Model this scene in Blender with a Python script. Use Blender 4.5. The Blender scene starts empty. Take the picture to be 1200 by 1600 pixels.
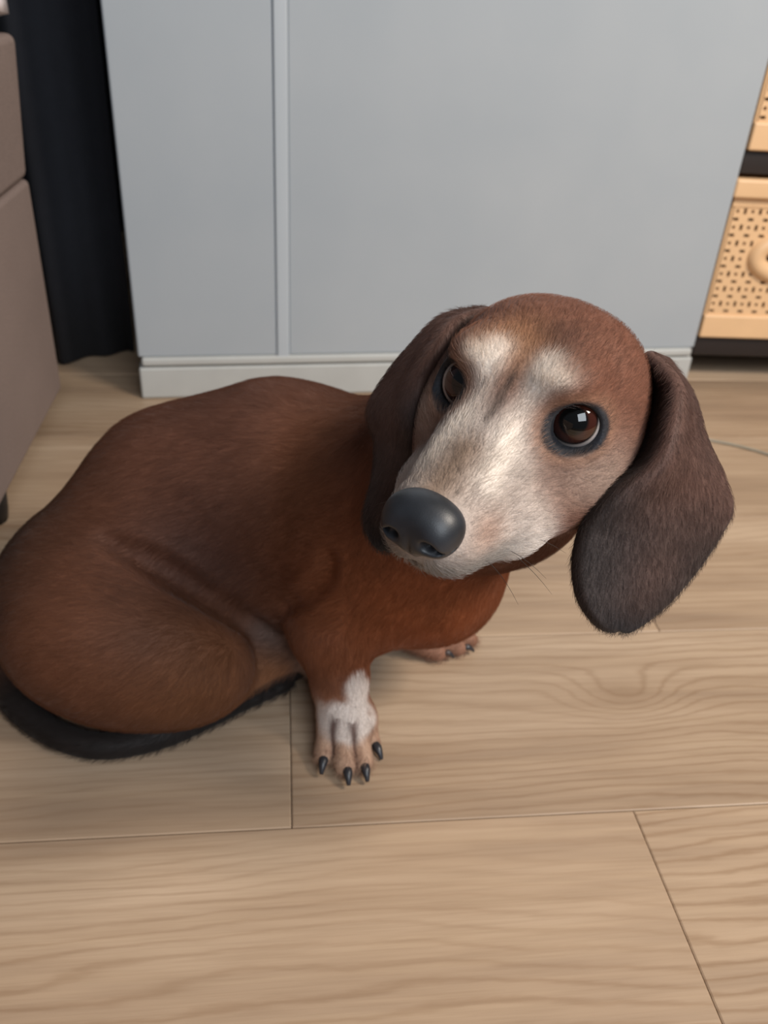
import bpy, math, random
import numpy as np
from mathutils import Matrix, Vector

random.seed(7)
rng = np.random.default_rng(7)
SC = bpy.context.scene
COL = SC.collection

# ------------------------------------------------------------------ camera
F_PX, CX, CY, CAM_H = 1330.0, 600.0, 800.0, 0.45
ROLL, PITCH = math.radians(3.65), math.radians(32.09)
_c, _s = math.cos(ROLL), math.sin(ROLL)
FW = np.array([0, math.cos(PITCH), -math.sin(PITCH)])
DN0 = np.array([0, -math.sin(PITCH), -math.cos(PITCH)])
RT0 = np.array([1.0, 0, 0])
CAM_R = _c * RT0 - _s * DN0
CAM_D = _s * RT0 + _c * DN0
CAM_O = np.array([0, 0, CAM_H])
cam_data = bpy.data.cameras.new('camera')
cam_data.sensor_fit = 'VERTICAL'
cam_data.sensor_height = 24.0
cam_data.lens = 24.0 * F_PX / 1600.0
cam_data.clip_start = 0.01
cam = bpy.data.objects.new('camera', cam_data)
COL.objects.link(cam)
m = Matrix.Identity(4)
for i in range(3):
    m[i][0] = CAM_R[i]; m[i][1] = -CAM_D[i]; m[i][2] = -FW[i]; m[i][3] = CAM_O[i]
cam.matrix_world = m
SC.camera = cam
cam_data.dof.use_dof = True
cam_data.dof.focus_distance = 0.375
cam_data.dof.aperture_fstop = 7.5

# ------------------------------------------------------------------ light
world = bpy.data.worlds.new('room_light')
SC.world = world
world.use_nodes = True
world.node_tree.nodes['Background'].inputs[0].default_value = (0.80, 0.88, 1.0, 1)
world.node_tree.nodes['Background'].inputs[1].default_value = 0.09

def area(name, loc, target, size, power, color, size_y=None):
    d = bpy.data.lights.new(name, 'AREA')
    d.energy = power; d.color = color; d.size = size
    if size_y:
        d.shape = 'RECTANGLE'; d.size_y = size_y
    o = bpy.data.objects.new(name, d)
    COL.objects.link(o)
    o.location = loc
    o.rotation_euler = (Vector(target) - Vector(loc)).to_track_quat('-Z', 'Y').to_euler()
    return o
area('room_lamp', (1.0, 0.15, 1.3), (0.2, 0.5, 0.0), 0.4, 22, (1.0, 0.89, 0.77))
area('window_light', (1.1, -1.7, 2.0), (0.1, 0.6, 0.3), 1.7, 60, (0.86, 0.93, 1.0), 1.7)

SC.view_settings.view_transform = 'Standard'
SC.view_settings.look = 'None'
SC.view_settings.gamma = 1.0
SC.view_settings.use_curve_mapping = False
SC.view_settings.exposure = 0.0

# ------------------------------------------------------------------ helpers
def U(px, py, d):
    """point at picture position and distance along the lens axis"""
    return CAM_O + d * (FW + (px - CX) / F_PX * CAM_R + (py - CY) / F_PX * CAM_D)

def G(px, py, z=0.0):
    r = FW + (px - CX) / F_PX * CAM_R + (py - CY) / F_PX * CAM_D
    return CAM_O + r * ((z - CAM_H) / r[2])

def lin(r, g, b):
    f = lambda v: (v / 255 / 12.92) if v / 255 <= 0.04045 else ((v / 255 + 0.055) / 1.055) ** 2.4
    return np.array([f(r), f(g), f(b)])

def L4(r, g, b):
    return (*lin(r, g, b), 1.0)

def tag(o, label=None, cat=None, group=None, kind=None):
    if label: o['label'] = label
    if cat: o['category'] = cat
    if group: o['group'] = group
    if kind: o['kind'] = kind
    return o

def empty(name, loc=(0, 0, 0), rz=0.0):
    o = bpy.data.objects.new(name, None)
    o.empty_display_size = 0.05
    COL.objects.link(o)
    o.location = loc
    o.rotation_euler = (0, 0, rz)
    return o

def mesh_obj(name, verts, faces, mat=None, parent=None, smooth=False, loc=None):
    me = bpy.data.meshes.new(name)
    me.from_pydata([tuple(map(float, v)) for v in verts], [], [tuple(map(int, q)) for q in faces])
    me.update()
    if smooth:
        me.polygons.foreach_set('use_smooth', [True] * len(me.polygons))
    if mat: me.materials.append(mat)
    o = bpy.data.objects.new(name, me)
    COL.objects.link(o)
    if parent: o.parent = parent
    if loc is not None: o.location = loc
    return o

def share(name, me, parent, loc, rot=None, scale=None):
    o = bpy.data.objects.new(name, me)
    COL.objects.link(o)
    o.parent = parent
    o.location = loc
    if rot is not None: o.rotation_euler = rot
    if scale is not None: o.scale = scale
    return o

def box_data(x0, x1, y0, y1, z0, z1):
    v = [(x, y, z) for z in (z0, z1) for y in (y0, y1) for x in (x0, x1)]
    f = [(0, 2, 3, 1), (4, 5, 7, 6), (0, 1, 5, 4), (2, 6, 7, 3), (0, 4, 6, 2), (1, 3, 7, 5)]
    return v, f

def box(name, x0, x1, y0, y1, z0, z1, mat, parent=None, bevel=0.0, seg=2, smooth=True):
    v, f = box_data(x0, x1, y0, y1, z0, z1)
    o = mesh_obj(name, v, f, mat, parent)
    if bevel > 0:
        b = o.modifiers.new('bevel', 'BEVEL'); b.width = bevel; b.segments = seg
        b.limit_method = 'ANGLE'
        if smooth:
            o.data.polygons.foreach_set('use_smooth', [True] * len(o.data.polygons))
            w = o.modifiers.new('wn', 'WEIGHTED_NORMAL'); w.keep_sharp = True
    return o

def tube(name, pts, radii, mat, parent=None, n=10, closed_ends=True):
    pts = np.array(pts, float)
    if np.isscalar(radii): radii = [radii] * len(pts)
    verts, faces = [], []
    up = np.array([0, 0, 1.0])
    for i, p in enumerate(pts):
        t = pts[min(i + 1, len(pts) - 1)] - pts[max(i - 1, 0)]
        t /= np.linalg.norm(t) + 1e-12
        a = np.cross(t, up)
        if np.linalg.norm(a) < 1e-3: a = np.cross(t, [1.0, 0, 0])
        a /= np.linalg.norm(a); b = np.cross(t, a)
        for k in range(n):
            th = 2 * math.pi * k / n
            verts.append(p + radii[i] * (math.cos(th) * a + math.sin(th) * b))
    for i in range(len(pts) - 1):
        for k in range(n):
            faces.append((i * n + k, i * n + (k + 1) % n, (i + 1) * n + (k + 1) % n, (i + 1) * n + k))
    faces.append(tuple(range(n - 1, -1, -1)))
    faces.append(tuple((len(pts) - 1) * n + k for k in range(n)))
    return mesh_obj(name, verts, faces, mat, parent, smooth=True)

def catmull(P, t):
    """Catmull-Rom through rows of P at parameter t in [0, len-1]"""
    P = np.asarray(P, float); n = len(P)
    t = np.clip(np.asarray(t, float), 0, n - 1 - 1e-9)
    i = np.floor(t).astype(int); u = (t - i)[:, None]
    g = lambda k: P[np.clip(k, 0, n - 1)]
    p0, p1, p2, p3 = g(i - 1), g(i), g(i + 1), g(i + 2)
    return 0.5 * ((2 * p1) + (-p0 + p2) * u + (2 * p0 - 5 * p1 + 4 * p2 - p3) * u ** 2 + (-p0 + 3 * p1 - 3 * p2 + p3) * u ** 3)

# ------------------------------------------------------------------ materials
class NT:
    def __init__(self, name):
        self.m = bpy.data.materials.new(name); self.m.use_nodes = True
        self.t = self.m.node_tree; self.bsdf = self.t.nodes['Principled BSDF']
    def n(self, kind, **kw):
        nd = self.t.nodes.new(kind)
        for k, v in kw.items(): setattr(nd, k, v)
        return nd
    def link(self, a, b): self.t.links.new(a, b)
    def setin(self, sock, v):
        if hasattr(v, 'is_linked') or hasattr(v, 'links'): self.link(v, sock)
        else: sock.default_value = v
    def math(self, op, a, b=None, clamp=False):
        nd = self.n('ShaderNodeMath', operation=op, use_clamp=clamp)
        self.setin(nd.inputs[0], a)
        if b is not None: self.setin(nd.inputs[1], b)
        return nd.outputs[0]
    def vmath(self, op, a, b):
        nd = self.n('ShaderNodeVectorMath', operation=op)
        self.setin(nd.inputs[0], a); self.setin(nd.inputs[1], b)
        return nd.outputs[0]
    def noise(self, vec, scale, detail=3, rough=0.5, dist=0.0):
        nd = self.n('ShaderNodeTexNoise')
        if vec is not None: self.link(vec, nd.inputs['Vector'])
        nd.inputs['Scale'].default_value = scale; nd.inputs['Detail'].default_value = detail
        nd.inputs['Roughness'].default_value = rough; nd.inputs['Distortion'].default_value = dist
        return nd.outputs[0]
    def ramp(self, fac, stops):
        nd = self.n('ShaderNodeValToRGB')
        el = nd.color_ramp.elements
        while len(el) < len(stops): el.new(0.5)
        for e, (p, c) in zip(el, stops):
            e.position = p; e.color = c if len(c) == 4 else (*c, 1)
        self.link(fac, nd.inputs[0])
        return nd.outputs[0]
    def mix(self, fac, a, b, mode='MIX'):
        nd = self.n('ShaderNodeMix', data_type='RGBA', blend_type=mode)
        self.setin(nd.inputs[0], fac); self.setin(nd.inputs[6], a); self.setin(nd.inputs[7], b)
        return nd.outputs[2]
    def bump(self, h, strength, dist=0.001):
        nd = self.n('ShaderNodeBump')
        nd.inputs['Strength'].default_value = strength; nd.inputs['Distance'].default_value = dist
        self.link(h, nd.inputs['Height']); self.link(nd.outputs[0], self.bsdf.inputs['Normal'])
    def base(self, v): self.setin(self.bsdf.inputs['Base Color'], v)
    def p(self, **kw):
        for k, v in kw.items(): self.bsdf.inputs[k.replace('_', ' ')].default_value = v
        return self

def simple(name, rgb, rough=0.6, nscale=0, namt=0.1, **kw):
    t = NT(name)
    if nscale:
        co = t.n('ShaderNodeTexCoord').outputs['Object']
        nz = t.noise(co, nscale, 4)
        c = np.array(lin(*rgb))
        t.base(t.ramp(nz, [(0.25, tuple(c * (1 - namt))), (0.75, tuple(np.minimum(c * (1 + namt), 1)))]))
    else:
        t.base(L4(*rgb))
    t.p(Roughness=rough, **kw)
    return t.m

# ------------------------------------------------------------------ floor
PLANK_A = math.radians(7.8)
ca, sa = math.cos(PLANK_A), math.sin(PLANK_A)
def to_plank(p): return np.array([p[0] * ca + p[1] * sa, -p[0] * sa + p[1] * ca])

def wood_material(floor_obj):
    t = NT('oak_plank_vinyl')
    tc = t.n('ShaderNodeTexCoord'); tc.object = floor_obj
    info = t.n('ShaderNodeObjectInfo')
    sep = t.n('ShaderNodeSeparateXYZ'); t.link(tc.outputs['Object'], sep.inputs[0])
    x, y = sep.outputs[0], sep.outputs[1]
    r = info.outputs['Random']
    def vec(sx, sy, k):
        cb = t.n('ShaderNodeCombineXYZ')
        t.link(t.math('MULTIPLY', x, sx), cb.inputs[0]); t.link(t.math('MULTIPLY', y, sy), cb.inputs[1])
        t.link(t.math('MULTIPLY', r, k), cb.inputs[2])
        return cb.outputs[0]
    # knot that bends the rings around it
    kx, ky = to_plank(G(972, 1082))
    dx = t.math('MULTIPLY', t.math('SUBTRACT', x, float(kx)), 0.62)
    dy = t.math('SUBTRACT', y, float(ky))
    d2 = t.math('ADD', t.math('MULTIPLY', dx, dx), t.math('MULTIPLY', dy, dy))
    knot = t.math('POWER', 2.718, t.math('MULTIPLY', d2, -1.0 / 0.028 ** 2))
    n1 = t.noise(vec(2.6, 9.0, 37.0), 1.0, 2, 0.45)
    n2 = t.noise(vec(9.0, 45.0, 11.0), 1.0, 4, 0.6)
    ring = t.math('ADD', t.math('MULTIPLY', y, 105.0), t.math('MULTIPLY', n1, 7.5))
    ring = t.math('ADD', ring, t.math('MULTIPLY', n2, 1.5))
    ring = t.math('ADD', ring, t.math('MULTIPLY', knot, 4.0))
    fr = t.math('ADD', t.math('MULTIPLY', t.math('SINE', t.math('MULTIPLY', ring, 6.2832)), 0.5), 0.5)
    line = t.math('POWER', fr, 4.5)                                   # late-wood edge
    mask = t.noise(vec(1.7, 7.0, 71.0), 1.0, 2, 0.5)
    mask = t.math('MULTIPLY', t.math('SUBTRACT', mask, 0.30), 2.6, clamp=True)
    line = t.math('MULTIPLY', line, mask)
    fine = t.noise(vec(14.0, 420.0, 5.0), 1.0, 3, 0.6)
    fine2 = t.noise(vec(5.0, 120.0, 15.0), 1.0, 3, 0.6)
    broad = t.noise(vec(1.6, 16.0, 53.0), 1.0, 4, 0.6)
    col = t.ramp(broad, [(0.30, L4(150, 127, 106)), (0.50, L4(174, 149, 124)), (0.70, L4(196, 172, 147))])
    col = t.mix(t.math('MULTIPLY', line, 0.50), col, L4(128, 98, 70))
    f1 = t.math('MULTIPLY', t.math('SUBTRACT', fine, 0.45), 1.3, clamp=True)
    col = t.mix(t.math('MULTIPLY', f1, 0.7), col, L4(133, 108, 84))
    f2 = t.math('MULTIPLY', t.math('SUBTRACT', fine2, 0.5), 1.8, clamp=True)
    col = t.mix(t.math('MULTIPLY', f2, 0.45), col, L4(205, 180, 150))
    col = t.mix(t.math('MULTIPLY', t.math('POWER', knot, 3.0), 0.35), col, L4(128, 100, 74))
    hs = t.n('ShaderNodeHueSaturation')
    t.link(t.math('ADD', t.math('MULTIPLY', r, 0.22), 0.88), hs.inputs['Value'])
    t.link(col, hs.inputs['Color'])
    t.base(hs.outputs[0])
    t.p(Roughness=0.42)
    t.bsdf.inputs['Specular IOR Level'].default_value = 0.35
    h = t.math('ADD', t.math('MULTIPLY', fine, 0.5), t.math('MULTIPLY', line, -0.6))
    t.bump(h, 0.25, 0.0006)
    return t.m

floor = mesh_obj('floor', *box_data(-1.6, 1.9, -0.9, 2.3, -0.03, -0.0042), simple('subfloor', (70, 55, 40), 0.8))
floor.rotation_euler = (0, 0, PLANK_A)
tag(floor, 'light oak plank floor under the dog', None, None, 'structure')
WOOD = wood_material(floor)
s1 = to_plank(G(600, 1286))[1]; PW = 0.1755; GAP = 0.0005; PL = 1.22
j_lo = to_plank(G(990, 1268))[0]; j_up = to_plank(G(453, 1075))[0]
def plank_mesh():
    b = 0.0009
    v, f = [], []
    x0, x1, y0, y1, z1, z0 = GAP / 2, PL - GAP / 2, GAP / 2, PW - GAP / 2, 0.0, -0.004
    ring0 = [(x0, y0), (x1, y0), (x1, y1), (x0, y1)]
    ring1 = [(x0 + b, y0 + b), (x1 - b, y0 + b), (x1 - b, y1 - b), (x0 + b, y1 - b)]
    v = [(*p, z0) for p in ring0] + [(*p, z1 - b * 0.6) for p in ring0] + [(*p, z1) for p in ring1]
    f = [(8, 9, 10, 11), (3, 2, 1, 0)]
    for k in range(4):
        q = (k + 1) % 4
        f.append((k, q, 4 + q, 4 + k)); f.append((4 + k, 4 + q, 8 + q, 8 + k))
    me = bpy.data.meshes.new('floor_plank'); me.from_pydata(v, [], f); me.update(); me.materials.append(WOOD)
    return me
pm = plank_mesh()
shifts = {-1: j_lo, 0: j_up, 1: 0.31, 2: 0.66, 3: 0.05, 4: 0.5, 5: 0.2, 6: 0.8, -2: -0.25, -3: 0.4, -4: 0.1}
for row in range(-4, 8):
    j = shifts.get(row, 0.3 * row)
    yy = s1 + row * PW
    k0 = math.floor((-1.3 - j) / PL)
    for k in range(k0, k0 + 4):
        share('floor_plank', pm, floor, (j + k * PL, yy, 0.0))

# ------------------------------------------------------------------ walls
WALL = simple('dark_blue_grey_wall', (22, 22, 27), 0.9, 6, 0.06)
wb = box('wall_back', -1.5, 1.9, 1.80, 1.88, 0, 2.6, WALL); wb.rotation_euler = (0, 0, PLANK_A)
tag(wb, 'dark blue-grey wall behind the sofa and cabinet', None, None, 'structure')

# ------------------------------------------------------------------ near-black curtain added for the deep shade in the gap
def curtain():
    V, Fc = [], []; n = 90; mz = 12
    for i in range(n):
        u = i / (n - 1)
        for j in range(mz):
            z = 0.004 + 1.9 * j / (mz - 1)
            V.append((-0.50 + 0.606 * u, 0.018 * math.sin(u * 34) + 0.010 * math.sin(u * 71 + z), z))
    for i in range(n - 1):
        for j in range(mz - 1):
            a = i * mz + j
            Fc.append((a, a + mz, a + mz + 1, a + 1))
    return V, Fc
cur = mesh_obj('curtain', *curtain(), simple('gap_shade_cloth', (30, 31, 37), 0.95, 60, 0.1), None, True, (-0.455, 1.045, 0.0))
cur.rotation_euler = (0, 0, PLANK_A)
cs = cur.modifiers.new('thick', 'SOLIDIFY'); cs.thickness = 0.003
tag(cur, 'very dark curtain added for the deep shade in the gap between the sofa and the grey cabinet', 'curtain')

# ------------------------------------------------------------------ grey cabinet
cl = G(222, 622)[:2]; cr = G(1070, 600)[:2]
cdir = (cr - cl); CW = float(np.linalg.norm(cdir)); cang = math.atan2(cdir[1], cdir[0])
cab = empty('cabinet', (cl[0], cl[1], 0), cang)
tag(cab, 'tall pale grey cabinet with a light vertical strip, standing behind the dog', 'cabinet')
def grey_paint():
    t = NT('pale_grey_gloss_paint')
    co = t.n('ShaderNodeTexCoord').outputs['Object']
    nz = t.noise(co, 7.0, 3)
    t.base(t.ramp(nz, [(0.3, L4(163, 170, 176)), (0.7, L4(169, 175, 180))]))
    t.p(Roughness=0.33)
    t.bump(t.noise(co, 3.0, 2), 0.06, 0.01)
    return t.m
GP = grey_paint()
STRIP = simple('light_strip', (178, 185, 191), 0.4)
PLINTH = simple('plinth_grey', (182, 183, 180), 0.5, 30, 0.04)
ph = 0.040
sx = 0.165
box('side_panel', 0, sx, 0.0, 0.52, ph + 0.012, 1.8, GP, cab, 0.003, 3)
box('front_panel', sx + 0.014, CW, 0.0, 0.52, ph + 0.012, 1.8, GP, cab, 0.003, 3)
box('vertical_strip', sx - 0.0005, sx + 0.0145, -0.0025, 0.5, ph + 0.006, 1.8, STRIP, cab, 0.002, 2)
box('ledge', 0.004, CW - 0.004, -0.004, 0.51, ph + 0.002, ph + 0.0125, PLINTH, cab, 0.003, 3)
box('plinth', 0.0, CW, -0.003, 0.52, 0.0, ph, PLINTH, cab, 0.003, 3)

# ------------------------------------------------------------------ sofa
SOFA = NT('taupe_sofa_fabric')
_co = SOFA.n('ShaderNodeTexCoord').outputs['Object']
_nz = SOFA.noise(_co, 500, 2); _nb = SOFA.noise(_co, 9, 3)
SOFA.base(SOFA.mix(0.5, SOFA.ramp(_nz, [(0.3, L4(112, 96, 89)), (0.7, L4(138, 120, 112))]), SOFA.ramp(_nb, [(0.3, L4(116, 100, 93)), (0.7, L4(132, 115, 107))])))
SOFA.p(Roughness=0.95); SOFA.bump(_nz, 0.5, 0.001)
SOFA = SOFA.m
zb = 0.035
sc_ = G(92, 607, zb); sn_ = G(0, 782, zb)
sang = math.atan2(sc_[1] - sn_[1], sc_[0] - sn_[0]) - math.pi / 2
sofa = empty('sofa', (sc_[0], sc_[1], 0), sang)
tag(sofa, 'taupe fabric sofa cut off at the left edge of the picture', 'sofa')
box('base', -0.75, 0.004, -1.5, 0.0, zb, 0.262, SOFA, sofa, 0.006, 4)
sc_o = box('seat_cushion', -0.75, 0.004, -1.5, -0.004, 0.263, 0.389, SOFA, sofa, 0.008, 4)
for vtx in sc_o.data.vertices:
    if vtx.co.z > 0.3 and vtx.co.x > 0: vtx.co.x += 0.010
fx = G(-12, 812)
R_ = Matrix.Rotation(-sang, 2) @ Vector((fx[0] - sc_[0], fx[1] - sc_[1]))
FOOT = simple('dark_foot', (28, 24, 22), 0.5)
for (ax, ay) in ((R_.x, R_.y), (-0.06, -0.05)):
    tube('foot', [(ax, ay, 0), (ax, ay, 0.012), (ax, ay, 0.04)], [0.014, 0.016, 0.018], FOOT, sofa, 14)

# ------------------------------------------------------------------ pale cloth on the sofa
def cloth():
    n = 22; V = []; Fc = []
    for i in range(n):
        for j in range(n):
            u, v = i / (n - 1), j / (n - 1)
            x = -0.34 + 0.352 * u; y = -0.45 + 0.44 * v
            z = 0.412 + 0.008 * math.sin(9 * u + 4 * v) + 0.006 * math.sin(13 * v - 3 * u)
            e = min(u, v, 1 - u, 1 - v)
            z -= 0.008 * math.exp(-e * 22)
            V.append((x, y, z)); 
    for i in range(n - 1):
        for j in range(n - 1):
            a = i * n + j
            Fc.append((a, a + n, a + n + 1, a + 1))
    return V, Fc
cv, cf = cloth()
th = mesh_obj('throw_blanket', cv, cf, simple('pale_pink_cloth', (226, 214, 214), 0.9, 200, 0.06), None, True, (sc_[0], sc_[1], 0))
th.rotation_euler = (0, 0, sang)
so = th.modifiers.new('thick', 'SOLIDIFY'); so.thickness = 0.012; so.offset = 1
tag(th, 'pale pinkish cloth on top of the sofa, at the upper left corner', 'blanket')

# ------------------------------------------------------------------ shelf and baskets
BW = 0.205
b0 = G(1087, 588)
bl = cr + np.array([0.005, 0.012])
bang = math.radians(5.5)
BEIGE = simple('beige_plastic', (226, 186, 142), 0.45, 25, 0.04)
BROWN = simple('dark_brown_board', (34, 26, 24), 0.5, 40, 0.1)
rack = empty('shelf_rack', (bl[0], bl[1], 0), bang)
tag(rack, 'dark brown shelf rack holding two beige baskets, right of the grey cabinet', 'shelf')
RH = [0.036, 0.270, 0.506]
for z in RH:
    box('shelf_board', 0.0, BW + 0.03, 0.004, 0.30, z, z + 0.028, BROWN, rack, 0.002, 1)
for (px_, py_) in ((0.0, 0.285), (BW + 0.015, 0.285), (BW + 0.015, 0.02)):
    box('post', px_, px_ + 0.015, py_, py_ + 0.015, 0.0, 0.75, BROWN, rack, 0.001, 1)

def perforated(name, w, h, parent, z0):
    """front wall of a basket: a thin sheet with a lattice of small slots, a handle slot and its raised surround"""
    cell = 0.0098
    nx, nz = int(w / cell), int(h / cell)
    ox, oz = (w - nx * cell) / 2, (h - nz * cell) / 2
    hc = (w * 0.46, h * 0.56)
    V, Fc = [], []; idx = {}
    def vid(x, z, y):
        k = (round(x, 6), round(z, 6), y)
        if k not in idx:
            idx[k] = len(V); V.append((x, y, z))
        return idx[k]
    T = 0.0028
    def cellface(x0, x1, z0_, z1_):
        for y, flip in ((0.0, False), (T, True)):
            q = [vid(x0, z0_, y), vid(x1, z0_, y), vid(x1, z1_, y), vid(x0, z1_, y)]
            Fc.append(tuple(q) if not flip else tuple(q[::-1]))
    def ring(x0, x1, z0_, z1_, hx0, hx1, hz0, hz1):
        o = [(x0, z0_), (x1, z0_), (x1, z1_), (x0, z1_)]
        i_ = [(hx0, hz0), (hx1, hz0), (hx1, hz1), (hx0, hz1)]
        for k in range(4):
            q = (k + 1) % 4
            a, b, c, d = [vid(*p, 0.0) for p in (o[k], o[q], i_[q], i_[k])]
            Fc.append((a, b, c, d))
            a2, b2, c2, d2 = [vid(*p, T) for p in (o[k], o[q], i_[q], i_[k])]
            Fc.append((d2, c2, b2, a2))
            Fc.append((d, c, c2, d2))
    for i in range(nx):
        for j in range(nz):
            x0, z0_ = ox + i * cell, oz + j * cell
            x1, z1_ = x0 + cell, z0_ + cell
            cx_, cz_ = (x0 + x1) / 2, (z0_ + z1_) / 2
            e = ((cx_ - hc[0]) / 0.058) ** 2 + ((cz_ - hc[1]) / 0.036) ** 2
            solid = e < 1.0
            es = ((cx_ - hc[0]) / 0.036) ** 2 + ((cz_ - hc[1]) / 0.0150) ** 2
            if es < 1.0: continue
            if solid:
                cellface(x0, x1, z0_, z1_)
            elif j % 2 == 0:
                if i % 2 == 0: ring(x0, x1, z0_, z1_, cx_ - 0.0036, cx_ + 0.0036, cz_ - 0.0019, cz_ + 0.0019)
                else: cellface(x0, x1, z0_, z1_)
            else:
                if i % 2 == 1: ring(x0, x1, z0_, z1_, cx_ - 0.0019, cx_ + 0.0019, cz_ - 0.0036, cz_ + 0.0036)
                else: ring(x0, x1, z0_, z1_, cx_ - 0.0019, cx_ + 0.0019, cz_ - 0.0019, cz_ + 0.0019)
    return mesh_obj(name, V, Fc, BEIGE, parent, False, (0.0, 0.0, z0)), ox, oz, hc

def basket(z, label):
    bx = empty('basket', (*(bl + np.array([0, 0])), z), bang)
    tag(bx, label, 'basket', 'beige perforated baskets on the rack')
    hgt = 0.203
    w = BW
    lo, hi = 0.028, 0.172
    f_, ox, oz, hc = perforated('front_panel', w - 0.008, hi - lo, bx, lo)
    f_.location = (0.004, 0.0, lo)
    box('bottom_band', 0, w, -0.004, 0.006, 0.0, lo + oz, BEIGE, bx, 0.003, 3)
    box('rim', -0.006, w + 0.006, -0.010, 0.006, hi + 0.008, hgt, BEIGE, bx, 0.004, 3)
    box('top_band', 0, w, -0.0015, 0.006, hi - oz, hi + 0.010, BEIGE, bx, 0.001, 2)
    box('side_wall', 0.0, 0.0042, 0.0, 0.27, 0.0, hgt - 0.004, BEIGE, bx, 0.002, 2)
    box('side_wall', w - 0.0042, w, 0.0, 0.27, 0.0, hgt - 0.004, BEIGE, bx, 0.002, 2)
    box('back_wall', 0.0, w, 0.267, 0.272, 0.0, hgt - 0.004, BEIGE, bx, 0.002, 2)
    box('bottom', 0.004, w - 0.004, 0.004, 0.268, 0.0, 0.004, BEIGE, bx)
    # raised oval surround of the handle slot
    V, Fc = [], []
    n = 48
    prof = [(1.0, 0.0), (0.95, -0.006), (0.84, -0.009), (0.72, -0.007), (0.64, -0.003), (0.62, 0.004)]
    for k in range(n):
        a = 2 * math.pi * k / n
        for (s, y) in prof:
            V.append((0.004 + hc[0] + (0.032 + 0.025 * (s - 0.62) / 0.38) * math.cos(a), y, lo + hc[1] + (0.0105 + 0.024 * (s - 0.62) / 0.38) * math.sin(a)))
    q = len(prof)
    for k in range(n):
        for j in range(q - 1):
            a, b = k * q + j, ((k + 1) % n) * q + j
            Fc.append((a, a + 1, b + 1, b))
    mesh_obj('handle', V, Fc, BEIGE, bx, True)
    return bx
basket(RH[0] + 0.028, 'beige plastic basket with slotted front on the lower shelf, its handle slot showing')
basket(RH[1] + 0.028, 'beige plastic basket on the upper shelf, above the dark shelf board')

# ------------------------------------------------------------------ cable on the floor
cp = [G(1070, 684), G(1110, 690), G(1150, 698), G(1200, 712), G(1260, 735), G(1340, 760)]
cp = catmull([p + np.array([0, 0, 0.0017]) for p in cp], np.linspace(0, 5, 40))
cbl = tube('cable', cp, 0.0017, simple('grey_cable', (150, 142, 126), 0.5), None, 8)
tag(cbl, 'thin grey cable lying on the floor beside the dog\'s ear', 'cable')

# ================================================================== the dog
# ---- distance-field modelling kit
def s_union(d, n, k):
    h = np.clip(0.5 + 0.5 * (d - n) / k, 0, 1)
    return d + (n - d) * h - k * h * (1 - h)
def s_sub(d, n, k):
    h = np.clip(0.5 - 0.5 * (d + n) / k, 0, 1)
    return d + (-n - d) * h + k * h * (1 - h)

class Field:
    def __init__(self): self.pr = []
    def cone(self, a, b, ra, rb, k=0.012, op='u'):
        a = np.array(a, float); b = np.array(b, float)
        def fn(P, a=a.astype(np.float32), b=b.astype(np.float32)):
            ba = b - a; t = np.clip(((P - a) @ ba) / (ba @ ba), 0, 1)
            q = P - a - t[:, None] * ba
            return np.sqrt((q * q).sum(1)) - (ra + (rb - ra) * t)
        self.pr.append((op, k, fn, (a + b) / 2, np.linalg.norm(b - a) / 2 + max(ra, rb)))
    def ell(self, c, r, k=0.012, op='u', R=None):
        c = np.array(c, float); r = np.array(r, float)
        R = np.eye(3) if R is None else np.array(R)
        def fn(P, c=c.astype(np.float32), r=r.astype(np.float32), R=R.astype(np.float32)):
            q = (P - c) @ R
            k0 = np.sqrt(((q / r) ** 2).sum(1)); k1 = np.sqrt(((q / (r * r)) ** 2).sum(1)) + 1e-9
            return np.where(k0 < 1e-3, -r.min(), k0 * (k0 - 1) / k1)
        self.pr.append((op, k, fn, c, r.max()))
    def path(self, pts, radii, k=0.006, op='u'):
        for i in range(len(pts) - 1): self.cone(pts[i], pts[i + 1], radii[i], radii[i + 1], k, op)
    def eval(self, P, cull=True):
        P = P.astype(np.float32); d = np.full(len(P), 1.0, np.float32)
        for op, k, fn, c, r in self.pr:
            if cull:
                q = P - c.astype(np.float32)
                ix = np.nonzero((q * q).sum(1) < (r + k + 0.02) ** 2)[0]
                if len(ix) == 0: continue
                n = fn(P[ix]); d[ix] = s_union(d[ix], n, k) if op == 'u' else s_sub(d[ix], n, k)
            else:
                n = fn(P); d = s_union(d, n, k) if op == 'u' else s_sub(d, n, k)
        return d
    def grad(self, P, e=0.0004):
        g = np.empty((len(P), 3), np.float32)
        for i in range(3):
            o = np.zeros(3, np.float32); o[i] = e
            g[:, i] = (self.eval(P + o) - self.eval(P - o)) / (2 * e)
        return g

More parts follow.
